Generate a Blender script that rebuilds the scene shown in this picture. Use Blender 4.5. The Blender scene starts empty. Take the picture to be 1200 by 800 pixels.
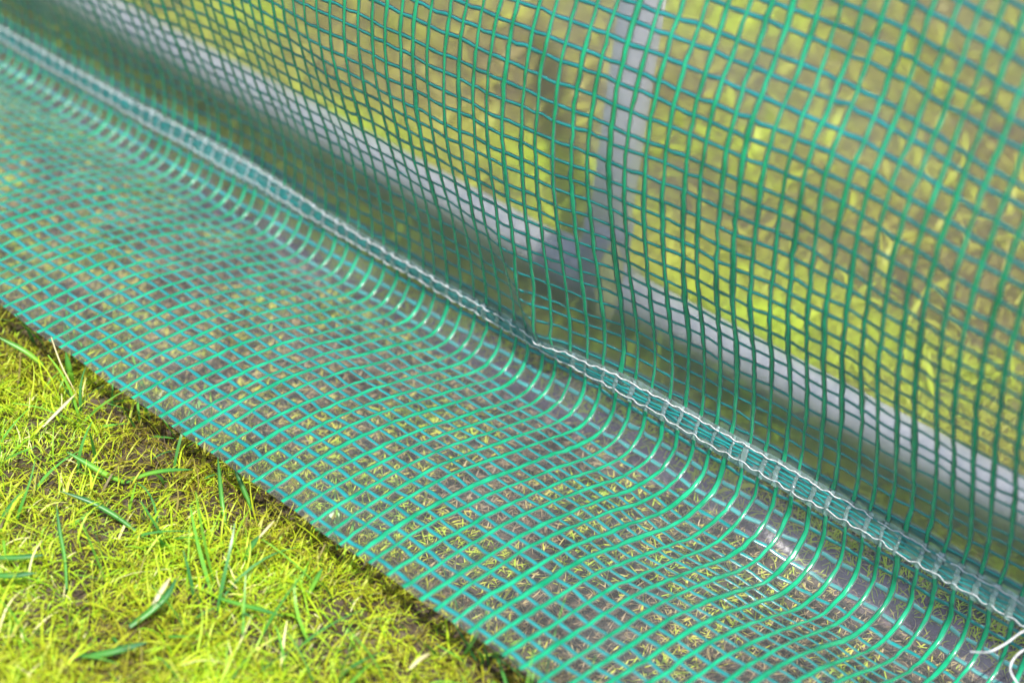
import bpy, math, random
import numpy as np
from mathutils import Vector, Matrix

random.seed(7)
rng = np.random.default_rng(11)
scn = bpy.context.scene
COL = scn.collection

# ------------------------------------------------------------------ camera
right = Vector((0.7385856, 0.66997999, 0.07495421))
down = Vector((0.42812928, -0.38025124, -0.81982578))
fwd = Vector((-0.52076544, 0.63760161, -0.56768614))
CAMPOS = Vector((0.40631628, -0.45550126, 0.57125224))
cam_data = bpy.data.cameras.new('camera')
cam = bpy.data.objects.new('camera', cam_data)
COL.objects.link(cam)
rot = Matrix((right, -down, -fwd)).transposed()
cam.matrix_world = Matrix.Translation(CAMPOS) @ rot.to_4x4()
cam_data.sensor_width = 36.0
cam_data.lens = 62.4
cam_data.clip_start = 0.02
cam_data.clip_end = 300.0
cam_data.dof.use_dof = True
cam_data.dof.focus_distance = 0.87
cam_data.dof.aperture_fstop = 4.8
scn.camera = cam

# ------------------------------------------------------------------ world and sun
SUN_EL, SUN_AZ = math.radians(67), math.radians(131)   # azimuth measured clockwise from +Y
world = bpy.data.worlds.new('World')
scn.world = world
world.use_nodes = True
nt = world.node_tree
bg = nt.nodes['Background']
sky = nt.nodes.new('ShaderNodeTexSky')
sky.sky_type = 'NISHITA'
sky.sun_disc = False
sky.sun_elevation = SUN_EL
sky.sun_rotation = SUN_AZ
sky.air_density = 1.0
sky.dust_density = 2.5
nt.links.new(sky.outputs[0], bg.inputs[0])
bg.inputs[1].default_value = 0.13
sl = bpy.data.lights.new('sun', 'SUN')
sl.energy = 4.3
sl.angle = math.radians(0.6)
sl.color = (1.0, 0.95, 0.87)
sun = bpy.data.objects.new('sun', sl)
COL.objects.link(sun)
sdir = Vector((math.sin(SUN_AZ) * math.cos(SUN_EL), math.cos(SUN_AZ) * math.cos(SUN_EL), math.sin(SUN_EL)))
sun.rotation_euler = sdir.to_track_quat('Z', 'Y').to_euler()
scn.view_settings.view_transform = 'Standard'
scn.view_settings.look = 'None'
scn.view_settings.exposure = 0.92
scn.view_settings.gamma = 1.0
scn.cycles.transparent_max_bounces = 24
scn.cycles.max_bounces = 10

# ------------------------------------------------------------------ helpers
def mesh_obj(name, V, F, mat, parent=None, attr=None, smooth=True):
    """V (n,3) array, F (m,3|4) array -> ONE linked object"""
    V = np.asarray(V, dtype=np.float32); F = np.asarray(F, dtype=np.int32)
    me = bpy.data.meshes.new(name)
    k = F.shape[1]
    me.vertices.add(len(V)); me.vertices.foreach_set('co', V.ravel())
    me.loops.add(F.size); me.loops.foreach_set('vertex_index', F.ravel())
    me.polygons.add(len(F))
    me.polygons.foreach_set('loop_start', np.arange(0, F.size, k, dtype=np.int32))
    me.polygons.foreach_set('use_smooth', np.full(len(F), smooth))
    if attr is not None:
        a = me.attributes.new('tint', 'FLOAT', 'POINT')
        a.data.foreach_set('value', np.asarray(attr, dtype=np.float32))
    me.materials.append(mat)
    me.update(calc_edges=True)
    me.validate()
    o = bpy.data.objects.new(name, me)
    COL.objects.link(o)
    if parent: o.parent = parent
    return o

def tag(o, label=None, cat=None, group=None, kind=None):
    if label: o['label'] = label
    if cat: o['category'] = cat
    if group: o['group'] = group
    if kind: o['kind'] = kind

def empty(name, loc):
    o = bpy.data.objects.new(name, None); COL.objects.link(o); o.location = loc
    o.empty_display_size = 0.05
    return o

def grid_faces(nu, nv):
    i = np.arange(nu - 1)[:, None]; j = np.arange(nv - 1)[None, :]
    a = i * nv + j
    return np.stack([a, a + nv, a + nv + 1, a + 1], -1).reshape(-1, 4)

def lattice_noise(x, y, s, seed, oct=3):
    """smooth value noise in about [-1,1]"""
    out = np.zeros(np.broadcast(x, y).shape); amp = 1.0; tot = 0
    for o in range(oct):
        r = np.random.default_rng(seed + o * 17).uniform(-1, 1, (128, 128))
        fx = np.asarray(x) / s * 2 ** o + 1000.3; fy = np.asarray(y) / s * 2 ** o + 1000.7
        ix = np.floor(fx).astype(int); iy = np.floor(fy).astype(int)
        tx = fx - ix; ty = fy - iy
        tx = tx * tx * (3 - 2 * tx); ty = ty * ty * (3 - 2 * ty)
        g = lambda a, b: r[a % 128, b % 128]
        v = (g(ix, iy) * (1 - tx) + g(ix + 1, iy) * tx) * (1 - ty) + (g(ix, iy + 1) * (1 - tx) + g(ix + 1, iy + 1) * tx) * ty
        out = out + v * amp; tot += amp; amp *= 0.5
    return out / tot

# ------------------------------------------------------------------ materials
def new_mat(name):
    m = bpy.data.materials.new(name); m.use_nodes = True
    m.node_tree.nodes.clear()
    return m, m.node_tree.nodes, m.node_tree.links

def ramp(N, stops):
    r = N.new('ShaderNodeValToRGB')
    e = r.color_ramp.elements
    while len(e) < len(stops): e.new(0.5)
    for k, (p, c) in enumerate(stops):
        e[k].position = p; e[k].color = (*c, 1)
    return r

def thread_mat(name, c1, c2, rough=0.33, trans=0.35):
    m, N, L = new_mat(name)
    out = N.new('ShaderNodeOutputMaterial')
    p = N.new('ShaderNodeBsdfPrincipled'); t = N.new('ShaderNodeBsdfTranslucent'); mx = N.new('ShaderNodeMixShader')
    tc = N.new('ShaderNodeTexCoord')
    n = N.new('ShaderNodeTexNoise'); n.inputs['Scale'].default_value = 90; n.inputs['Detail'].default_value = 3
    r = ramp(N, [(0.32, c1), (0.68, c2)])
    L.new(tc.outputs['Object'], n.inputs['Vector']); L.new(n.outputs[0], r.inputs[0])
    L.new(r.outputs[0], p.inputs['Base Color']); L.new(r.outputs[0], t.inputs[0])
    p.inputs['Roughness'].default_value = rough
    p.inputs['Coat Weight'].default_value = 1.0
    p.inputs['Coat Roughness'].default_value = 0.18
    n2 = N.new('ShaderNodeTexNoise'); n2.inputs['Scale'].default_value = 420
    b = N.new('ShaderNodeBump'); b.inputs['Strength'].default_value = 0.35; b.inputs['Distance'].default_value = 0.0006
    L.new(tc.outputs['Object'], n2.inputs['Vector']); L.new(n2.outputs[0], b.inputs['Height']); L.new(b.outputs[0], p.inputs['Normal'])
    mx.inputs[0].default_value = trans
    L.new(p.outputs[0], mx.inputs[1]); L.new(t.outputs[0], mx.inputs[2]); L.new(mx.outputs[0], out.inputs[0])
    return m

def film_mat(name, haze, gloss_rough, tint, hazecol=(0.82, 0.82, 0.84), bump=0.25, bscale=70, gl=1.0, scatter=0.0):
    m, N, L = new_mat(name)
    out = N.new('ShaderNodeOutputMaterial')
    tr = N.new('ShaderNodeBsdfTransparent'); tr.inputs[0].default_value = (*tint, 1)
    d = N.new('ShaderNodeBsdfDiffuse'); d.inputs[0].default_value = (*hazecol, 1)
    tl = N.new('ShaderNodeBsdfTranslucent'); tl.inputs[0].default_value = (*hazecol, 1)
    dd = N.new('ShaderNodeMixShader'); dd.inputs[0].default_value = 0.5
    L.new(d.outputs[0], dd.inputs[1]); L.new(tl.outputs[0], dd.inputs[2])
    tc = N.new('ShaderNodeTexCoord')
    n = N.new('ShaderNodeTexNoise'); n.inputs['Scale'].default_value = 38; n.inputs['Detail'].default_value = 4
    L.new(tc.outputs['Object'], n.inputs['Vector'])
    mr = N.new('ShaderNodeMapRange'); mr.inputs[1].default_value = 0.3; mr.inputs[2].default_value = 0.7
    mr.inputs[3].default_value = haze * 0.65; mr.inputs[4].default_value = haze * 1.35
    L.new(n.outputs[0], mr.inputs[0])
    if scatter:                                     # embossed film: part of the light that passes is spread a little
        rf = N.new('ShaderNodeBsdfRefraction'); rf.inputs['IOR'].default_value = 1.035; rf.inputs['Roughness'].default_value = 0.85
        rf.inputs['Color'].default_value = (1, 1, 1, 1)
        ms = N.new('ShaderNodeMixShader'); ms.inputs[0].default_value = scatter
        L.new(tr.outputs[0], ms.inputs[1]); L.new(rf.outputs[0], ms.inputs[2]); tr = ms
    m1 = N.new('ShaderNodeMixShader')
    L.new(mr.outputs[0], m1.inputs[0]); L.new(tr.outputs[0], m1.inputs[1]); L.new(dd.outputs[0], m1.inputs[2])
    g = N.new('ShaderNodeBsdfGlossy'); g.inputs['Roughness'].default_value = gloss_rough; g.inputs[0].default_value = (0.95, 0.95, 1, 1)
    n2 = N.new('ShaderNodeTexNoise'); n2.inputs['Scale'].default_value = bscale; n2.inputs['Detail'].default_value = 3
    L.new(tc.outputs['Object'], n2.inputs['Vector'])
    b = N.new('ShaderNodeBump'); b.inputs['Strength'].default_value = bump; b.inputs['Distance'].default_value = 0.003
    L.new(n2.outputs[0], b.inputs['Height']); L.new(b.outputs[0], g.inputs['Normal'])
    fr = N.new('ShaderNodeFresnel'); fr.inputs[0].default_value = 1.5
    mu = N.new('ShaderNodeMath'); mu.operation = 'MULTIPLY'; mu.inputs[1].default_value = gl; mu.use_clamp = True
    L.new(fr.outputs[0], mu.inputs[0])
    m2 = N.new('ShaderNodeMixShader')
    L.new(mu.outputs[0], m2.inputs[0]); L.new(m1.outputs[0], m2.inputs[1]); L.new(g.outputs[0], m2.inputs[2])
    L.new(m2.outputs[0], out.inputs[0])
    return m

def blade_mat(name, stops, rough=0.5, trans=0.4):
    m, N, L = new_mat(name)
    out = N.new('ShaderNodeOutputMaterial')
    p = N.new('ShaderNodeBsdfPrincipled'); t = N.new('ShaderNodeBsdfTranslucent'); mx = N.new('ShaderNodeMixShader')
    a = N.new('ShaderNodeAttribute'); a.attribute_name = 'tint'
    r = ramp(N, stops)
    L.new(a.outputs['Fac'], r.inputs[0])
    L.new(r.outputs[0], p.inputs['Base Color']); L.new(r.outputs[0], t.inputs[0])
    p.inputs['Roughness'].default_value = rough
    mx.inputs[0].default_value = trans
    L.new(p.outputs[0], mx.inputs[1]); L.new(t.outputs[0], mx.inputs[2]); L.new(mx.outputs[0], out.inputs[0])
    return m

def noise_mat(name, stops, scale, rough=0.9, bump=0.6, bdist=0.004, metallic=0.0, scale2=None, mauve_stops=None):
    m, N, L = new_mat(name)
    out = N.new('ShaderNodeOutputMaterial')
    p = N.new('ShaderNodeBsdfPrincipled')
    tc = N.new('ShaderNodeTexCoord')
    n = N.new('ShaderNodeTexNoise'); n.inputs['Scale'].default_value = scale; n.inputs['Detail'].default_value = 8
    n.inputs['Roughness'].default_value = 0.7
    L.new(tc.outputs['Object'], n.inputs['Vector'])
    r = ramp(N, stops); L.new(n.outputs[0], r.inputs[0]); L.new(r.outputs[0], p.inputs['Base Color'])
    if mauve_stops:
        at_ = N.new('ShaderNodeAttribute'); at_.attribute_name = 'tint'; r2 = ramp(N, mauve_stops); mc = N.new('ShaderNodeMix'); mc.data_type = 'RGBA'
        L.new(n.outputs[0], r2.inputs[0]); L.new(at_.outputs['Fac'], mc.inputs[0]); L.new(r.outputs[0], mc.inputs[6]); L.new(r2.outputs[0], mc.inputs[7])
        L.new(mc.outputs[2], p.inputs['Base Color'])
    p.inputs['Roughness'].default_value = rough; p.inputs['Metallic'].default_value = metallic
    n2 = N.new('ShaderNodeTexNoise'); n2.inputs['Scale'].default_value = scale2 or scale * 3; n2.inputs['Detail'].default_value = 6
    L.new(tc.outputs['Object'], n2.inputs['Vector'])
    b = N.new('ShaderNodeBump'); b.inputs['Strength'].default_value = bump; b.inputs['Distance'].default_value = bdist
    L.new(n2.outputs[0], b.inputs['Height']); L.new(b.outputs[0], p.inputs['Normal'])
    L.new(p.outputs[0], out.inputs[0])
    return m

M_green = thread_mat('green_tape', (0.0, 0.20, 0.085), (0.008, 0.36, 0.17), 0.26, 0.06)
M_teal = thread_mat('teal_thread', (0.0, 0.155, 0.15), (0.008, 0.24, 0.235), 0.28, 0.06)
M_film = film_mat('clear_film', 0.045, 0.3, (0.96, 0.96, 0.95), bump=0.4, bscale=90, gl=0.8, scatter=0.38)
M_skirt = film_mat('skirt_film', 0.078, 0.30, (0.98, 0.97, 0.96), (0.80, 0.86, 0.88), 0.22, 110, 0.25)
M_hem = film_mat('hem_film', 0.24, 0.10, (0.55, 0.82, 0.74), (0.78, 0.93, 0.92), 1.0, 190, 2.5)
M_pale_film = film_mat('pale_film', 0.28, 0.15, (0.8, 0.95, 0.9), (0.66, 0.86, 0.80), 1.0, 300, 3.0)
M_bond = film_mat('bonded_film', 0.20, 0.22, (0.9, 0.95, 0.93), (0.75, 0.88, 0.84), 0.4, 200, 1.5)
M_stitch = noise_mat('white_cotton', [(0.3, (0.36, 0.38, 0.39)), (0.7, (0.74, 0.72, 0.74))], 400, 0.5, 0.5, 0.0004)
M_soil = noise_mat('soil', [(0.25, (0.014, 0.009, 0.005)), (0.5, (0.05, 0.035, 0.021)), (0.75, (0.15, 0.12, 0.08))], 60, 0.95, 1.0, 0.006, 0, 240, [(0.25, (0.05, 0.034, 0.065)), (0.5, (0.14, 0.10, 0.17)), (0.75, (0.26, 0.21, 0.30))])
M_tube = noise_mat('galvanised_tube', [(0.3, (0.82, 0.78, 0.82)), (0.7, (0.88, 0.84, 0.88))], 30, 0.6, 0.15, 0.0005, 0.0)
M_joint = noise_mat('joint_plastic', [(0.3, (0.24, 0.25, 0.32)), (0.7, (0.34, 0.34, 0.42))], 60, 0.5, 0.3, 0.0008)
M_cap = noise_mat('cap_plastic', [(0.3, (0.75, 0.74, 0.42)), (0.7, (0.85, 0.84, 0.6))], 50, 0.5, 0.2, 0.0005)

YEL = [(0.0, (0.08, 0.05, 0.012)), (0.2, (0.22, 0.18, 0.02)), (0.42, (0.42, 0.46, 0.015)), (0.65, (0.50, 0.68, 0.02)), (0.88, (0.20, 0.48, 0.02)), (0.97, (0.66, 0.72, 0.05)), (1.0, (0.80, 0.78, 0.36))]
M_moss = blade_mat('moss_grass', YEL)
M_under = blade_mat('dry_grass', [(0.0, (0.18, 0.13, 0.08)), (0.35, (0.36, 0.28, 0.16)), (0.55, (0.56, 0.46, 0.24)), (0.68, (0.66, 0.68, 0.08)), (1.0, (0.46, 0.68, 0.05))])
M_inside = blade_mat('inside_grass', [(0.0, (0.20, 0.13, 0.07)), (0.25, (0.36, 0.31, 0.11)), (0.5, (0.45, 0.47, 0.06)), (1.0, (0.50, 0.68, 0.03))])
M_blade = blade_mat('green_blade', [(0.0, (0.04, 0.17, 0.05)), (0.5, (0.09, 0.32, 0.04)), (1.0, (0.24, 0.52, 0.04))], 0.35, 0.3)
M_pale = blade_mat('pale_leaf', [(0.0, (0.75, 0.72, 0.30)), (1.0, (0.9, 0.86, 0.5))], 0.5, 0.3)
M_straw = blade_mat('straw', [(0.0, (0.42, 0.36, 0.15)), (1.0, (0.62, 0.58, 0.33))], 0.5, 0.2)

# ------------------------------------------------------------------ ground
def ground_z(x, y):
    x = np.asarray(x, float); y = np.asarray(y, float)
    n = lattice_noise(x, y, 0.06, 3, 4) * 0.0045 + lattice_noise(x, y, 0.4, 9, 2) * 0.003
    out = 0.5 * (1 + np.tanh((0.005 - y) / 0.018))     # 1 outside the skirt, 0 under it
    return -0.0135 + 0.024 * out + n * (0.6 + 0.6 * out)

gx = np.concatenate([[-60, -25, -10, -4, -2, -1.3], np.arange(-1.0, 0.7, 0.005), [0.9, 1.3, 2, 4, 10, 25, 60]])
gy = np.concatenate([[-60, -25, -10, -4, -2, -1, -0.6], np.arange(-0.4, 1.2, 0.005), [1.4, 2, 4, 10, 25, 60]])
GX, GY = np.meshgrid(gx, gy, indexing='ij')
GZ = ground_z(GX, GY)
far = (np.abs(GX) > 1.2) | (GY > 1.3) | (GY < -0.5)
GZ = np.where(far, -0.004, GZ)
MAUVE = np.clip(1.35 - np.abs(GY - 0.179 + 0.006 * lattice_noise(GX, GY, 0.05, 71, 2)) / 0.016, 0, 1) * (np.abs(GX) < 1.0)  # mauve soil colour along a wavy strip beside the seam
g = mesh_obj('ground', np.stack([GX, GY, GZ], -1).reshape(-1, 3), grid_faces(len(gx), len(gy)), M_soil, attr=MAUVE.ravel())
tag(g, 'dark crumbly soil showing between the blades of short grass', kind='structure')

# ------------------------------------------------------------------ grass strips
def blades(n, xr, yr, length, width, lean, curl, dens=None, tint=None, lift=(0, 0), segs=4, seed=0):
    r = np.random.default_rng(seed)
    x = r.uniform(*xr, n); y = r.uniform(*yr, n)
    if dens is not None:
        k = r.uniform(0, 1, n) < dens(x, y); x, y = x[k], y[k]; n = len(x)
    L = r.uniform(*length, n) * r.uniform(0.6, 1.0, n); W = r.uniform(*width, n)
    az = r.uniform(0, 2 * np.pi, n)
    th = np.radians(r.uniform(*lean, n))            # tilt from vertical at the root
    dth = np.radians(r.uniform(*curl, n))           # how much it bends over its length
    daz = r.normal(0, 0.5, n)
    z = ground_z(x, y) + r.uniform(lift[0], lift[1] + 1e-6, n) - 0.001
    tw = r.uniform(0, np.pi, n)
    P = np.stack([x, y, z], -1)
    rows = []
    for s in range(segs + 1):
        t = s / segs
        w = W * (1 - 0.75 * t ** 2) * (0.6 + 0.4 * min(1, 3 * t)) * 0.5
        a = az + daz * t
        d = np.stack([np.cos(a + np.pi / 2 + tw * 0.3), np.sin(a + np.pi / 2 + tw * 0.3), 0.35 * np.sin(tw + 3 * t)], -1)
        rows.append(P - d * w[:, None]); rows.append(P + d * w[:, None])
        h = th + dth * t
        step = np.stack([np.sin(h) * np.cos(a), np.sin(h) * np.sin(a), np.cos(h)], -1) * (L / segs)[:, None]
        P = P + step
        gz = ground_z(P[:, 0], P[:, 1]) + 0.0006
        P[:, 2] = np.maximum(P[:, 2], gz)
    V = np.stack(rows, 1)                           # n, 2(segs+1), 3
    nv = 2 * (segs + 1)
    base = (np.arange(n) * nv)[:, None, None]
    q = np.array([[2 * s, 2 * s + 1, 2 * s + 3, 2 * s + 2] for s in range(segs)])[None]
    F = (base + q).reshape(-1, 4)
    if tint is None: tv = r.uniform(0, 1, n)
    else: tv = np.clip(tint(x, y, r, n), 0, 1)
    return V.reshape(-1, 3), F, np.repeat(tv, nv)

def join(parts):
    Vs, Fs, As, off = [], [], [], 0
    for V, F, A in parts:
        Vs.append(V); Fs.append(F + off); As.append(A); off += len(V)
    return np.concatenate(Vs), np.concatenate(Fs), np.concatenate(As)

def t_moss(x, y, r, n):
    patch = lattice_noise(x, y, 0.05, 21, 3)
    return 0.44 + 0.5 * patch + r.normal(0, 0.2, n) - 0.22 * np.clip((y + 0.05) / 0.05, 0, 1) - 0.1 * np.clip((x - 0.0) / 0.06, 0, 1)  # y term paints the shade along the skirt edge into the tint
def t_low(x, y, r, n):
    return 0.06 + 0.2 * lattice_noise(x, y, 0.03, 27, 3) + r.normal(0, 0.12, n)
def d_far(x, y):
    return np.where((x > -0.7) & (x < 0.7) & (y > -0.45), 0.0, 1.0)
def d_out(x, y):
    p = lattice_noise(x, y, 0.03, 5, 3)
    q = lattice_noise(x, y, 0.11, 55, 2)
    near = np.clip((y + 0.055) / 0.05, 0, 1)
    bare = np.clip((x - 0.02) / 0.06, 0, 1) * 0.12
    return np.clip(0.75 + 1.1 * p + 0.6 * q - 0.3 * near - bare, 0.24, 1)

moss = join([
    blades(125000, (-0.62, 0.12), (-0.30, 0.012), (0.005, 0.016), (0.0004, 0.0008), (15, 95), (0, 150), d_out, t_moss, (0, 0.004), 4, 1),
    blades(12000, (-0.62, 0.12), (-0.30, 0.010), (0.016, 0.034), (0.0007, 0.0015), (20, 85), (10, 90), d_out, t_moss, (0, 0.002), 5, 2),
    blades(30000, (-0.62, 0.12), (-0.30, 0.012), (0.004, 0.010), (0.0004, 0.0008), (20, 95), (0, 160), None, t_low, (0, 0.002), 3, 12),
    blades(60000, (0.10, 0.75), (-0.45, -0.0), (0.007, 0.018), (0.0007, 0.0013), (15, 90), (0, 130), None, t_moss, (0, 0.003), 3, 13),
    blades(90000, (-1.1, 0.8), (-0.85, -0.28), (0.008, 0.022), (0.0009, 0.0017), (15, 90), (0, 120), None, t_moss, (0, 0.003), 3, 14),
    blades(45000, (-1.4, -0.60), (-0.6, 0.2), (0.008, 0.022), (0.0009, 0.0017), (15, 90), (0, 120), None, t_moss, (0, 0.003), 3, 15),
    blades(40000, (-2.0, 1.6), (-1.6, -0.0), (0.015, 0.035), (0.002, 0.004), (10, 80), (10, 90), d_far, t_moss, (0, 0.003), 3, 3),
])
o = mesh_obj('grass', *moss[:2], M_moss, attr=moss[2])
tag(o, 'sunlit yellow green mossy grass in front of the mesh skirt', 'grass', kind='stuff')

def t_green(x, y, r, n): return r.uniform(0, 1, n)
def d_tuft(x, y):
    return np.clip(lattice_noise(x, y, 0.025, 77, 2) * 2.2 - 0.35 + np.clip((y + 0.05) / 0.05, 0, 1) * 0.45, 0.03, 1)
tuf = blades(2600, (-0.62, 0.12), (-0.30, 0.006), (0.025, 0.055), (0.0012, 0.0024), (5, 60), (5, 60), d_tuft, t_green, (0, 0), 6, 4)
o = mesh_obj('green_grass', *tuf[:2], M_blade, attr=tuf[2])
tag(o, 'longer fresh green grass blades growing through the yellow moss', 'grass', kind='stuff')

def t_under(x, y, r, n):
    patch = lattice_noise(x, y, 0.035, 31, 2)
    return 0.60 + 0.8 * patch + r.normal(0, 0.16, n)
def d_under(x, y): return np.clip(0.85 + 0.5 * lattice_noise(x, y, 0.03, 8, 2), 0.1, 1) * np.where(np.abs(y - 0.178) < 0.013, 0.3, 1)
und = join([
    blades(52000, (-0.8, 0.4), (0.0, 0.25), (0.004, 0.013), (0.0004, 0.0010), (40, 95), (0, 60), d_under, t_under, (0, 0.003), 3, 6),
    blades(6000, (-0.8, 0.4), (0.0, 0.12), (0.008, 0.022), (0.0006, 0.0013), (40, 90), (0, 60), d_under, t_under, (0, 0.002), 3, 7),
])
o = mesh_obj('dry_grass', *und[:2], M_under, attr=und[2])
tag(o, 'sparse dry grass and straw pressed flat under the mesh skirt', 'dry grass', kind='stuff')

def t_in(x, y, r, n):
    patch = lattice_noise(x, y, 0.09, 41, 3)
    return 0.60 + 0.52 * patch + r.normal(0, 0.08, n) + 0.22 * np.clip((0.36 - y) / 0.1, 0, 1)
def d_in(x, y): return np.clip(0.75 + 0.8 * lattice_noise(x, y, 0.06, 18, 3), 0.08, 1)
ins = join([
    blades(150000, (-0.95, 0.35), (0.19, 1.15), (0.005, 0.013), (0.0006, 0.0012), (15, 90), (0, 90), d_in, t_in, (0, 0.002), 3, 8),
    blades(52000, (-0.75, 0.3), (0.175, 0.40), (0.006, 0.018), (0.0005, 0.0011), (20, 90), (0, 90), d_in, t_in, (0, 0.002), 3, 9),
    blades(12000, (-2.0, 1.2), (0.2, 2.2), (0.02, 0.05), (0.003, 0.006), (15, 85), (0, 80), None, t_in, (0, 0.002), 3, 10),
])
o = mesh_obj('lawn', *ins[:2], M_inside, attr=ins[2])
tag(o, 'dull yellow green lawn inside the greenhouse seen through the mesh wall', 'lawn', kind='stuff')

# ------------------------------------------------------------------ cover surface
U0, U1 = -78, 56            # thread numbers, one centimetre apart
NFLAP, NWALL = 21, 42       # cross threads below and above the seam
SK = {  # x : (y, z) along one thread, from the lower stitch line out to the outermost cross thread
 -0.85: [(0.155,0.033),(0.1533,0.024),(0.148,0.021),(0.140,0.0185),(0.132,0.019),(0.107,0.026),(0.083,0.031),(0.047,0.0335),(0.015,0.0345),(-0.026,0.033)],
 -0.404: [(0.155,0.033),(0.1533,0.0216),(0.1484,0.0184),(0.1428,0.0149),(0.1328,0.0150),(0.1074,0.0215),(0.0827,0.0274),(0.0468,0.0307),(0.015,0.0335),(-0.026,0.032)],
 -0.26: [(0.155,0.034),(0.155,0.0285),(0.1524,0.0219),(0.1464,0.0155),(0.1404,0.0132),(0.1265,0.0155),(0.1085,0.0205),(0.0909,0.0242),(0.0677,0.0295),(0.0459,0.0326),(0.0303,0.0337),(0.0144,0.0336),(0.0,0.0336),(-0.0164,0.0329),(-0.0260,0.0325)],
 -0.017: [(0.155,0.036),(0.155,0.0295),(0.1555,0.0226),(0.153,0.0173),(0.1476,0.0120),(0.1394,0.0109),(0.1198,0.0147),(0.0979,0.0204),(0.0717,0.0271),(0.0468,0.0325),(0.0261,0.0347),(0.0067,0.0361),(-0.0121,0.0360),(-0.0260,0.0350)],
 0.063: [(0.156,0.0335),(0.1566,0.0267),(0.1571,0.022),(0.1551,0.0154),(0.1493,0.0099),(0.1399,0.0076),(0.1289,0.0063),(0.1188,0.0079),(0.1085,0.0113),(0.092,0.0169),(0.0771,0.0208),(0.0623,0.025),(0.0511,0.0285),(0.0361,0.0315),(0.0253,0.0325),(0.0149,0.033),(0.0043,0.034),(-0.006,0.0354),(-0.0172,0.036),(-0.0265,0.0362)],
 0.130: [(0.156,0.034),(0.1585,0.0268),(0.1607,0.0153),(0.1621,0.0067),(0.1597,0.0005),(0.1529,-0.0040),(0.1439,-0.0056),(0.135,-0.0054),(0.1288,-0.0040),(0.1154,0.0019),(0.0957,0.0110),(0.0824,0.0168),(0.066,0.0215),(0.0543,0.0247),(0.0451,0.0263),(0.0365,0.0268),(0.029,0.0275),(0.010,0.030),(-0.008,0.033),(-0.0265,0.035)],
 0.62: [(0.156,0.034),(0.1585,0.0268),(0.1607,0.0153),(0.1621,0.0067),(0.1597,0.0005),(0.1529,-0.0040),(0.1439,-0.0056),(0.135,-0.0054),(0.1288,-0.0040),(0.1154,0.0019),(0.0957,0.0110),(0.0824,0.0168),(0.066,0.0215),(0.0543,0.0247),(0.0451,0.0263),(0.0365,0.0268),(0.029,0.0275),(0.010,0.030),(-0.008,0.033),(-0.0265,0.035)],
}
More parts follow.
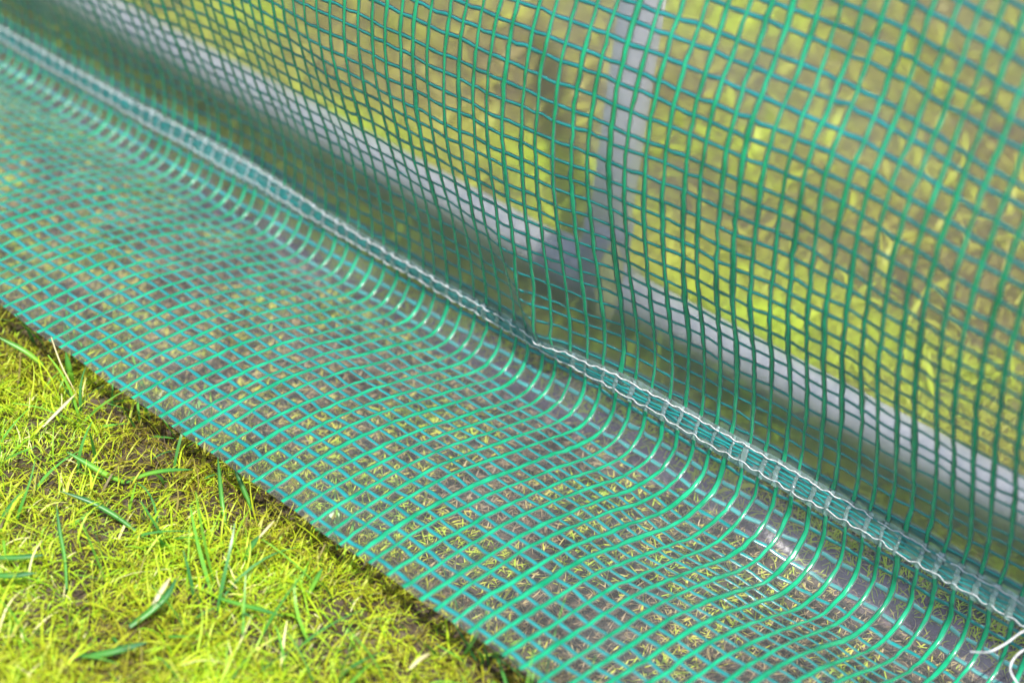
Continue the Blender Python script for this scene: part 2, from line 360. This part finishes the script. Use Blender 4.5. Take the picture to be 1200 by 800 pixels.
WL = {  # from the lower stitch line up the wall
 -0.85: [(0.155,0.034),(0.1560,0.0514),(0.157,0.063),(0.1545,0.0729),(0.1515,0.0818),(0.1475,0.0915),(0.144,0.1007),(0.138,0.12),(0.132,0.14),(0.127,0.17),(0.125,0.21),(0.128,0.27),(0.14,0.34),(0.165,0.44)],
 -0.4398: [(0.1550,0.034),(0.1560,0.0411),(0.1569,0.0514),(0.1575,0.063),(0.1553,0.0729),(0.1526,0.0818),(0.1487,0.0915),(0.1455,0.1007),(0.138,0.12),(0.132,0.14),(0.127,0.17),(0.125,0.21),(0.128,0.27),(0.14,0.34),(0.165,0.44)],
 -0.3158: [(0.1572, 0.034), (0.1600, 0.0403), (0.1611, 0.0465), (0.1616, 0.0561), (0.1610, 0.0654), (0.1588, 0.0753), (0.1561, 0.0852), (0.152, 0.0938), (0.1486, 0.1025), (0.1453, 0.1117), (0.1424, 0.1212), (0.1391, 0.1306), (0.1366, 0.1397), (0.1338, 0.1488),(0.128,0.17),(0.123,0.20),(0.123,0.25),(0.13,0.30),(0.145,0.36),(0.17,0.44)],
 -0.2077: [(0.1535, 0.034), (0.1537, 0.045), (0.1536, 0.0516), (0.1526, 0.0598), (0.1509, 0.0699), (0.1493, 0.0787), (0.1477, 0.0879), (0.1448, 0.0975), (0.1413, 0.1066), (0.1378, 0.1156), (0.1344, 0.1245), (0.1324, 0.1308), (0.1284, 0.1432), (0.1258, 0.1519), (0.1231, 0.1616), (0.1212, 0.1694), (0.1198, 0.1784), (0.1185, 0.1869), (0.1178, 0.1931),(0.1185,0.21),(0.122,0.25),(0.13,0.30),(0.145,0.36),(0.17,0.44)],
 -0.0932: [(0.1535, 0.035), (0.1527, 0.0449), (0.1508, 0.0561), (0.1466, 0.0698), (0.142, 0.0864), (0.1385, 0.0966), (0.1342, 0.11), (0.1309, 0.1208), (0.1284, 0.1311), (0.1249, 0.1436), (0.1223, 0.155), (0.1197, 0.1704), (0.1182, 0.186), (0.1172, 0.197), (0.1174, 0.2076), (0.1186, 0.2185), (0.1206, 0.2283), (0.1223, 0.2347),(0.128,0.26),(0.14,0.31),(0.155,0.36),(0.18,0.44)],
 -0.0649: [(0.1535, 0.036), (0.1500, 0.0458), (0.1450, 0.0616), (0.1408, 0.079), (0.1325, 0.1094), (0.1294, 0.1205), (0.1271, 0.1293), (0.1234, 0.1476), (0.1197, 0.1678), (0.1185, 0.1822), (0.1182, 0.1979), (0.1185, 0.2121), (0.1195, 0.2247), (0.1234, 0.236), (0.1257, 0.244),(0.132,0.265),(0.145,0.31),(0.16,0.36),(0.185,0.44)],
 -0.0185: [(0.156,0.036),(0.1585,0.0532),(0.1554,0.0713),(0.1454,0.1013),(0.1375,0.1244),(0.1298,0.1512),(0.1243,0.1761),(0.1232,0.1984),(0.1249,0.2194),(0.1291,0.243),(0.1341,0.2577),(0.148,0.30),(0.17,0.36),(0.195,0.43)],
 0.087: [(0.1585,0.036),(0.1600,0.0483),(0.1545,0.0798),(0.1484,0.1022),(0.1405,0.1258),(0.1345,0.1475),(0.1318,0.170),(0.1290,0.1905),(0.1270,0.2064),(0.1277,0.2192),(0.1305,0.2321),(0.1365,0.2431),(0.1420,0.2547),(0.1464,0.2726),(0.1488,0.2909),(0.165,0.34),(0.19,0.43)],
 0.187: [(0.158,0.036),(0.1605,0.0576),(0.1413,0.1089),(0.1267,0.144),(0.1165,0.1844),(0.1150,0.207),(0.1155,0.2202),(0.1180,0.2368),(0.125,0.27),(0.138,0.31),(0.15,0.36),(0.19,0.43)],
 0.62: [(0.158,0.036),(0.1605,0.0576),(0.1413,0.1089),(0.1267,0.144),(0.1155,0.1844),(0.113,0.207),(0.113,0.2202),(0.115,0.2368),(0.122,0.27),(0.135,0.31),(0.15,0.36),(0.19,0.43)],
}
def smooth1(a, k):
    for _ in range(k):
        b = a.copy(); b[1:-1] = (a[:-2] + 2 * a[1:-1] + a[2:]) / 4; a = b
    return a
def resample(pts, cells, sub, length=None):
    p = np.array(pts, float)
    s = np.concatenate([[0], np.cumsum(np.linalg.norm(np.diff(p, axis=0), axis=1))])
    f = np.linspace(0, s[-1], 240)
    q = np.stack([np.interp(f, s, p[:, 0]), np.interp(f, s, p[:, 1])], -1)
    q = smooth1(q, 28)
    s2 = np.concatenate([[0], np.cumsum(np.linalg.norm(np.diff(q, axis=0), axis=1))])
    T = np.linspace(0, s2[-1] if length is None else length, cells * sub + 1)
    return np.stack([np.interp(T, s2, q[:, 0]), np.interp(T, s2, q[:, 1])], -1)
SUB = 4
EDGE = 0.45                                         # clear margin past the outermost thread, in cells
NV_S, NV_W = NFLAP * SUB, NWALL * SUB
def station(tab, cells, length=None):
    xs = sorted(tab); A = np.stack([resample(tab[x], cells, SUB, length) for x in xs])
    return np.array(xs), A
xs_s, A_s = station(SK, NFLAP)
xs_w, A_w = station(WL, NWALL, NWALL * 0.0097)
UF = np.arange(U0 * SUB - 3, U1 * SUB + 4)          # fine columns
XF = UF / SUB * 0.01
def across(xs, A):
    n = A.shape[1]; out = np.zeros((len(XF), n, 2))
    m = np.gradient(A, xs, axis=0)
    i = np.clip(np.searchsorted(xs, XF) - 1, 0, len(xs) - 2)
    h = (xs[i + 1] - xs[i]); t = ((XF - xs[i]) / h)[:, None, None]; h = h[:, None, None]
    # finite-difference tangents limited so that the folds do not overshoot
    d = np.diff(A, axis=0) / np.diff(xs)[:, None, None]
    mm = np.zeros_like(A); mm[1:-1] = np.where(d[:-1] * d[1:] > 0, 2 * d[:-1] * d[1:] / (d[:-1] + d[1:] + 1e-12), 0)
    return (2*t**3-3*t**2+1)*A[i] + (t**3-2*t**2+t)*h*mm[i] + (-2*t**3+3*t**2)*A[i+1] + (t**3-t**2)*h*mm[i+1]
def blurx(S, k):
    for _ in range(k):
        b = S.copy(); b[1:-1] = (S[:-2] + 2 * S[1:-1] + S[2:]) / 4; S = b
    return S
S_s = blurx(across(xs_s, A_s), 90); S_w = blurx(across(xs_w, A_w), 70)
NV = NV_S + NV_W + 1
GYZ = np.concatenate([S_s[:, ::-1], S_w[:, 1:]], axis=1)     # free edge first, seam at row NV_S
VF = (np.arange(NV) - NV_S) / SUB                    # row in cells; 0 = lower stitch line
GRID = np.zeros((len(XF), NV, 3))
GRID[..., 0] = XF[:, None]; GRID[..., 1:] = GYZ
# smooth the join between skirt and wall
for _ in range(3):
    k = slice(NV_S - 3, NV_S + 4)
    GRID[:, k, 1:] = (GRID[:, NV_S - 4:NV_S + 3, 1:] + 2 * GRID[:, k, 1:] + GRID[:, NV_S - 2:NV_S + 5, 1:]) / 4
Xm, Vm = np.meshgrid(XF, VF, indexing='ij')
nrm = np.cross(np.gradient(GRID, axis=0), np.gradient(GRID, axis=1))
nrm /= np.linalg.norm(nrm, axis=-1, keepdims=True)
if nrm[len(XF) // 2, 10, 2] < 0: nrm = -nrm
# shallow puckers and long ripples of a creased sheet
pk = lattice_noise(Xm, Vm * 0.009, 0.026, 91, 2) * 0.0007
fade = np.clip(np.abs(Vm) / 2.0, 0.25, 1)
rip_s = 0.0009 * np.sin(2 * np.pi * (Xm * 17 + Vm * 0.034) + 2.2 * lattice_noise(Xm, Vm * 0.009, 0.14, 61, 1)) * np.clip((-Vm) / 5, 0, 1)
rip_s *= 0.4 + 0.6 * np.clip(lattice_noise(Xm, Vm * 0.009, 0.1, 67, 1) + 0.5, 0, 1)
rip_w = 0.0005 * np.sin(2 * np.pi * (Xm * 24 + Vm * 0.02) + 2.5 * lattice_noise(Xm, Vm * 0.009, 0.12, 64, 1)) * np.clip(Vm / 6, 0, 1)
GRID[..., 1] -= 0.0055 * np.exp(-((Xm + 0.064 + 0.03 * np.clip(Vm, 0, 20) / 8) / 0.009) ** 2) * np.clip(Vm / 1.5, 0, 1) * np.exp(-(np.clip(Vm, 0, 99) / 7.0) ** 2)
GRID += nrm * (pk * fade + rip_s + rip_w)[..., None]
lat = lattice_noise(Xm, Vm * 0.009, 0.018, 95, 2) * 0.00028
GRID[..., 0] += lat
nrm = np.cross(np.gradient(GRID, axis=0), np.gradient(GRID, axis=1))
nrm /= np.linalg.norm(nrm, axis=-1, keepdims=True)
if nrm[len(XF) // 2, 10, 2] < 0: nrm = -nrm

def surf(u, v, src=None):
    """bilinear lookup: u in cells (x = u cm), v in cells from the stitch line"""
    src = GRID if src is None else src
    fu = np.clip((np.asarray(u, float) * SUB) - UF[0], 0, len(UF) - 1.001)
    fv = np.clip(np.asarray(v, float) * SUB + NV_S, 0, NV - 1.001)
    i = fu.astype(int); j = fv.astype(int); a = (fu - i)[..., None]; b = (fv - j)[..., None]
    return (src[i, j]*(1-a) + src[i+1, j]*a)*(1-b) + (src[i, j+1]*(1-a) + src[i+1, j+1]*a)*b
def surf_edge(u, v):
    """like surf but runs on past the outermost row"""
    v = np.asarray(v, float); vc = np.maximum(v, -NFLAP)
    P = surf(u, vc); d = surf(u, np.full_like(vc, -NFLAP)) - surf(u, np.full_like(vc, -NFLAP + 0.5))
    return P + d * (2 * (vc - v))[..., None]

cover = empty('greenhouse_cover', (0, 0.155, 0.0))
cover.location = (0, 0, 0)
tag(cover, 'clear plastic greenhouse cover reinforced with a green thread grid, its skirt spread over the ground', 'greenhouse cover')

def film(name, v0, v1, mat):
    us = np.arange(U0, U1 + 1e-6, 0.5); n = int(round((v1 - v0) * 2)) ; vs = np.linspace(v0, v1, n + 1)
    Um, Vv = np.meshgrid(us, vs, indexing='ij')
    P = surf_edge(Um, Vv)
    return mesh_obj(name, P.reshape(-1, 3), grid_faces(len(us), len(vs)), mat, cover)
film('skirt_film', -NFLAP - EDGE, 0.0, M_skirt)
film('wall_film', 0.0, NWALL, M_film)

def ribbon(name, P, Nn, width, thick, mat, parent):
    """flattened tape along the points P with face normals Nn"""
    T = np.gradient(P, axis=0); T /= np.linalg.norm(T, axis=1, keepdims=True)
    S = np.cross(T, Nn); S /= np.linalg.norm(S, axis=1, keepdims=True)
    w = (np.asarray(width) * 0.5)[:, None] if np.ndim(width) else width * 0.5
    h = thick * 0.5
    ring = [P - S * w, P - S * w * 0.55 + Nn * h, P + S * w * 0.55 + Nn * h, P + S * w, P + S * w * 0.5 - Nn * h, P - S * w * 0.5 - Nn * h]
    k = len(ring); V = np.stack(ring, 1); n = len(P)
    i = np.arange(n - 1)[:, None]; j = np.arange(k)[None, :]
    F = np.stack([i*k+j, i*k+(j+1) % k, (i+1)*k+(j+1) % k, (i+1)*k+j], -1).reshape(-1, 4)
    return mesh_obj(name, V.reshape(-1, 3), F, mat, parent)

# long green tapes: from the free edge over the skirt, through the seam and up the wall
for u in range(U0 + 1, U1):
    j = rng.normal(0, 0.05); wd = rng.choice([0.0019, 0.0021, 0.0023, 0.0027], p=[.3, .4, .22, .08])
    vs = np.arange(-NFLAP - EDGE * 0.96, NWALL - 0.3, 0.5)
    uu = u + j + 0.05 * np.sin(vs * 0.21 + rng.uniform(0, 6)) + 0.02 * rng.normal(0, 1, len(vs))
    P = surf_edge(uu, vs); Nn = surf(uu, np.maximum(vs, -NFLAP), nrm)
    w = wd * np.where(vs > 1.5, 0.86, 1.0) * (1 + 0.16 * np.sin(vs * 0.9 + rng.uniform(0, 6)) + 0.08 * rng.normal(0, 1, len(vs)))
    ribbon('warp_tape', P + Nn * 0.00012, Nn, w, 0.00036, M_green, cover)
    ribbon('bonded_edge', P - Nn * 0.00005, Nn, w * 1.12 + 0.0009, 0.0003, M_bond, cover)
# teal threads that run along the wall
for v in list(range(-NFLAP, 0)) + list(range(1, NWALL)):
    us = np.arange(U0 + 0.3, U1 - 0.3, 0.5)
    off = 0.25 if v < 0 else 0.35
    vv = v + off + rng.normal(0, 0.05) + 0.03 * rng.normal(0, 1, len(us)) + 0.05 * np.sin(us * 0.3 + rng.uniform(0, 6))
    if v == -NFLAP: vv = v + 0.05 + 0.02 * rng.normal(0, 1, len(us))
    P = surf(us, vv); Nn = surf(us, vv, nrm)
    w = (0.0022 if v < 0 else 0.0017) * (1 + 0.1 * rng.normal(0, 1, len(us)))
    ribbon('weft_thread', P - Nn * 0.00012, Nn, w, 0.00045, M_teal, cover)
    ribbon('bonded_edge', P - Nn * 0.0002, Nn, w * 1.1 + 0.0006, 0.0002, M_bond, cover)

# ------------------------------------------------------------------ seam: folded hem, its own threads and two stitch lines
us = np.arange(U0 + 0.2, U1 - 0.2, 0.25)
def hem(name, v0, v1, push, mat, seed, n=10):
    vs = np.linspace(v0, v1, n + 1)
    Um, Vv = np.meshgrid(us, vs, indexing='ij')
    wob = 0.10 * lattice_noise(Um * 0.01, Um * 0, 0.03, seed, 2)
    tt = (Vv - v0) / (v1 - v0)
    P = surf(Um, Vv + wob); Nn = surf(Um, Vv, nrm)
    puff = push * (0.35 + 0.65 * np.sin(np.pi * np.clip(tt, 0, 1))) * (1 + 0.4 * np.sin(2 * np.pi * Um + seed))
    P = P + Nn * (puff + 0.0006 * lattice_noise(Um * 0.01, Vv * 0.01, 0.0030, seed + 40, 2) * np.sin(np.pi * tt))[..., None]
    return mesh_obj(name, P.reshape(-1, 3), grid_faces(len(us), len(vs)), mat, cover)
hem('hem_fold', -0.28, 0.98, 0.0010, M_hem, 3)
hem('hem_backing', -0.42, 1.55, -0.0012, M_hem, 5)
for v, push, w in ((-0.32, -0.0009, 0.0016), (0.02, 0.0009, 0.0013), (0.20, 0.0017, 0.0010), (0.40, 0.0019, 0.0014), (0.50, -0.0012, 0.0015), (0.66, 0.0018, 0.0012), (1.25, -0.0010, 0.0036)):
    uu = np.arange(U0 + 0.3, U1 - 0.3, 0.5)
    vv = v + 0.03 * rng.normal(0, 1, len(uu)) + 0.06 * np.sin(uu * 0.25 + rng.uniform(0, 6))
    Nn = surf(uu, vv, nrm); P = surf(uu, vv) + Nn * push
    ribbon('hem_thread', P, Nn, w, 0.0004, M_teal, cover)

for u in range(U0 + 1, U1):
    vs = np.linspace(-0.27, 0.96, 7); uu = u + 0.05 + rng.normal(0, 0.10) + 0.03 * rng.normal(0, 1, 7)
    Nn = surf(uu, vs, nrm); P = surf(uu, vs) + Nn * (0.0009 * np.sin(np.pi * np.linspace(0.02, 0.98, 7)))[:, None]
    ribbon('hem_pleat', P + Nn * 0.0013, Nn, rng.uniform(0.0016, 0.0036) * (0.8 + 0.4 * rng.random(7)), 0.0004, M_pale_film, cover)

def tube(name, P, rad, mat, parent, k=8, caps=True):
    P = np.asarray(P, float); n = len(P); rad = np.broadcast_to(rad, (n,))
    T = np.gradient(P, axis=0); T /= np.linalg.norm(T, axis=1, keepdims=True)
    ref = np.array([0.13, 0.2, 0.97]) if abs(T[0] @ np.array([0, 0, 1])) < 0.8 else np.array([0.1, 0.98, 0.0])
    A = np.cross(T, ref); A /= np.linalg.norm(A, axis=1, keepdims=True); B = np.cross(T, A)
    an = np.arange(k) / k * 2 * np.pi
    V = P[:, None] + rad[:, None, None] * (A[:, None] * np.cos(an)[None, :, None] + B[:, None] * np.sin(an)[None, :, None])
    i = np.arange(n - 1)[:, None]; j = np.arange(k)[None, :]
    F = np.stack([i*k+j, i*k+(j+1) % k, (i+1)*k+(j+1) % k, (i+1)*k+j], -1).reshape(-1, 4)
    V = V.reshape(-1, 3)
    if caps:
        V = np.concatenate([V, P[:1], P[-1:]]); c0, c1 = len(V) - 2, len(V) - 1
        j = np.arange(k)
        F = np.concatenate([F, np.stack([np.full(k, c0), (j+1) % k, j, j], -1)[:, [0, 1, 2, 2]],
                            np.stack([np.full(k, c1), (n-1)*k+j, (n-1)*k+(j+1) % k, (n-1)*k+(j+1) % k], -1)])
        tri = F[-2*k:, :3]; quads = F[:-2*k]
        me = bpy.data.meshes.new(name)
        me.from_pydata([tuple(v) for v in V], [], [tuple(q) for q in quads] + [tuple(t) for t in tri])
        me.polygons.foreach_set('use_smooth', [True] * len(quads) + [False] * len(tri))
        me.materials.append(mat); me.update()
        o = bpy.data.objects.new(name, me); COL.objects.link(o)
        if parent: o.parent = parent
        return o
    return mesh_obj(name, V, F, mat, parent)

for v, ph, r0 in ((-0.02, 0.0, 0.00021), (0.82, 1.3, 0.00025)):
    uu = np.arange(U0 + 0.5, U1 - 0.5, 0.08)
    wave = np.sin(2 * np.pi * uu * 1.0 + ph)
    vv = v + 0.055 * np.sin(2 * np.pi * uu * 1.0 + ph + 0.8) + 0.11 * lattice_noise(uu * 0.01, uu * 0 + v, 0.012, 12, 3)
    Nn = surf(uu, vv, nrm)
    P = surf(uu, vv) + Nn * (0.0021 + 0.0004 * wave + 0.0003 * np.sin(uu * 9.7))[:, None]
    tube('stitching', P, r0 * (1 + 0.3 * np.sin(2 * np.pi * uu * 5)), M_stitch, cover, 6, True)

def curve_pts(ctrl, n):
    c = np.array(ctrl, float); t = np.linspace(0, len(c) - 1, n); out = []
    for s in t:
        i = min(int(s), len(c) - 2); f = s - i
        p0 = c[max(i-1, 0)]; p1 = c[i]; p2 = c[i+1]; p3 = c[min(i+2, len(c)-1)]
        out.append(0.5*((2*p1)+(-p0+p2)*f+(2*p0-5*p1+4*p2-p3)*f*f+(-p0+3*p1-3*p2+p3)*f**3))
    return np.array(out)

def at(px, py, z):
    """point at height z that the photograph shows at pixel px, py (1200 x 800)"""
    d = right * ((px - 600) / 2080.0) + down * ((py - 400) / 2080.0) + fwd
    return CAMPOS + d * ((z - CAMPOS.z) / d.z)
P = curve_pts([at(1212, 733, .036), at(1196, 741, .042), at(1178, 754, .043), at(1160, 763, .040), at(1148, 764, .036), at(1137, 763, .033)], 28)
tube('loose_thread', P, 0.00045, M_stitch, cover, 7)
P = curve_pts([at(1212, 757, .032), at(1198, 762, .036), at(1187, 773, .036), at(1184, 785, .033), at(1190, 797, .029), at(1199, 808, .026)], 28)
tube('loose_thread', P, 0.00045, M_stitch, cover, 7)


# ------------------------------------------------------------------ tubular frame inside the cover
frame = empty('greenhouse_frame', (-0.113, 0.256, -0.012))
tag(frame, 'pale grey tubular greenhouse frame on the lawn behind the mesh wall', 'frame')
ox, oy, oz = frame.location
def rel(ps): return [(p[0]-ox, p[1]-oy, p[2]-oz) for p in ps]
def straight(name, a, b, r, mat, n=12, k=28):
    a = np.array(a); b = np.array(b); t = np.linspace(0, 1, n)[:, None]
    return tube(name, np.array(rel(a + (b - a) * t)), r, mat, frame, k)
RY, RZ = 0.256, 0.016
straight('base_rail', (-1.3, RY + 0.004, RZ), (-0.135, RY, RZ), 0.0118, M_tube)
straight('base_rail', (-0.100, RY, RZ), (0.8, RY + 0.004, RZ), 0.0118, M_tube)
pb = np.array((-0.112, RY, RZ)); pt = np.array((-0.092, 0.262, 0.9))
straight('post', pb + (pt - pb) * 0.03, pt, 0.0122, M_tube)
straight('joint', (-0.150, RY, RZ), (-0.092, RY, RZ), 0.0142, M_joint, 8)
straight('joint', pb, pb + (pt - pb) * 0.045, 0.0143, M_joint, 6)

# ------------------------------------------------------------------ single blades and straws that stand out
def blade(name, px, z0, z1, width, mat, label, group, tint, cat='grass blade', n=14, sag=0.0):
    """a folded leaf through the pixels px of the photograph, rising from height z0 to z1"""
    ctrl = [at(p[0], p[1], z0 + (z1 - z0) * k / (len(px) - 1)) for k, p in enumerate(px)]
    P = curve_pts(ctrl, n); o0 = P[0].copy(); P = P - o0
    T = np.gradient(P, axis=0); T /= np.linalg.norm(T, axis=1, keepdims=True)
    up = np.array([0.25, -0.45, 0.86]); S = np.cross(T, up); S /= np.linalg.norm(S, axis=1, keepdims=True)
    Nn = np.cross(S, T); Nn *= np.sign(Nn[:, 2:3] + 1e-9)
    t = np.linspace(0, 1, n); w = width * 0.4 * np.clip(0.65 + 0.9 * t, 0, 1) * np.clip((1.02 - t) * 3.2, 0.04, 1)
    w = w[:, None]; h = 0.25 * w
    ring = [P - S * w + Nn * h, P + Nn * 0.00005, P + S * w + Nn * h, P + S * w * 0.5 - Nn * h * 0.6, P - Nn * h, P - S * w * 0.5 - Nn * h * 0.6]
    V = np.stack(ring, 1).reshape(-1, 3); k = 6
    i = np.arange(n - 1)[:, None]; j = np.arange(k)[None, :]
    F = np.stack([i*k+j, i*k+(j+1) % k, (i+1)*k+(j+1) % k, (i+1)*k+j], -1).reshape(-1, 4)
    o = mesh_obj(name, V, F, mat, None, np.repeat(np.clip(tint + 0.25 * np.sin(t * 5), 0, 1), k))
    o.location = o0
    tag(o, label, cat, group); return o
GB = 'single green blades lying on the mossy grass'
blade('grass_shoot', [(152, 734), (176, 716), (195, 698), (207, 677)], .016, .026, .0042, M_blade, 'broad blue green grass blade leaning up beside a cream sheath in the yellow moss', GB, .15)
blade('dry_stalk', [(178, 712), (188, 694), (200, 676)], .020, .027, .0030, M_straw, 'cream coloured dry sheath beside the broad blue green blade', 'pale dry stalks', .7, 'dry stalk')
blade('grass_shoot', [(94, 768), (120, 766), (148, 759), (173, 752)], .016, .022, .0040, M_blade, 'broad dark green blade lying flat closest to the bottom left of the photo', GB, .1)
blade('grass_shoot', [(258, 701), (282, 708), (306, 714), (332, 722)], .017, .020, .0026, M_blade, 'straight green blade pointing right over a bare brown patch', GB, .35)
blade('grass_shoot', [(159, 622), (135, 604), (106, 588), (70, 575)], .014, .026, .0032, M_blade, 'long blue green blade slanting left across the moss', GB, .1)
blade('grass_shoot', [(146, 565), (125, 556), (102, 543), (78, 529)], .014, .028, .0036, M_blade, 'bright green blade pointing left from a fork near the skirt edge', GB, .65)
blade('grass_shoot', [(148, 565), (170, 556), (196, 551), (226, 550)], .014, .026, .0028, M_blade, 'green blade pointing right from the same fork near the skirt edge', GB, .5)
blade('grass_shoot', [(78, 690), (76, 655), (70, 622), (66, 590)], .014, .034, .0022, M_blade, 'thin upright green blade in the moss at the left', GB, .3)
blade('grass_shoot', [(286, 657), (293, 643), (304, 627)], .016, .028, .0036, M_blade, 'short green blade with a pale dry tip', GB, .3)
blade('dry_stalk', [(303, 630), (312, 620), (322, 609)], .027, .034, .0016, M_straw, 'pale thin straw above the short green blade', 'pale dry stalks', .6, 'dry stalk')
blade('grass_shoot', [(361, 697), (369, 682), (378, 665)], .016, .028, .0030, M_blade, 'short bright green blade standing over dark soil near the skirt edge', GB, .6)
blade('grass_shoot', [(-10, 653), (20, 653), (52, 650)], .020, .022, .0032, M_blade, 'upper of two blue green blades entering from the left border', GB, .05)
blade('grass_shoot', [(-10, 674), (16, 674), (42, 671)], .020, .022, .0034, M_blade, 'lower of two blue green blades entering from the left border', GB, .05)
blade('grass_shoot', [(86, 452), (82, 436), (77, 412)], .010, .032, .0040, M_blade, 'wide bright green blade standing just below the skirt edge', GB, .6)
blade('grass_shoot', [(50, 428), (30, 412), (-4, 394)], .014, .026, .0034, M_blade, 'long green blade running to the left border below the skirt edge', GB, .6)
blade('grass_shoot', [(265, 620), (260, 585), (255, 532)], .012, .030, .0026, M_blade, 'tall thin green stem rising toward the middle of the skirt edge', GB, .35)
blade('grass_shoot', [(296, 598), (285, 572), (274, 545)], .012, .028, .0030, M_blade, 'dark green blade next to the tall thin stem by the skirt edge', GB, .2)
blade('dry_stalk', [(50, 500), (70, 480), (89, 461)], .020, .026, .0022, M_straw, 'pale straw lying diagonally on the moss at the left', 'pale dry stalks', .8, 'dry stalk')
blade('dry_stalk', [(60, 395), (72, 428), (90, 462)], .034, .022, .0010, M_straw, 'hair thin pale stalk hanging down under the skirt edge', 'pale dry stalks', .5, 'dry stalk')
blade('dry_stalk', [(480, 783), (492, 772), (504, 765)], .022, .028, .0022, M_straw, 'curled pale straw near the bottom of the photo', 'pale dry stalks', .6, 'dry stalk')
blade('pale_leaf', [(705, 374), (709, 350), (716, 318), (721, 280)], .022, .078, .019, M_pale, 'pale yellow leaf standing against the pipe joint behind the mesh wall', None, .5, 'leaf')
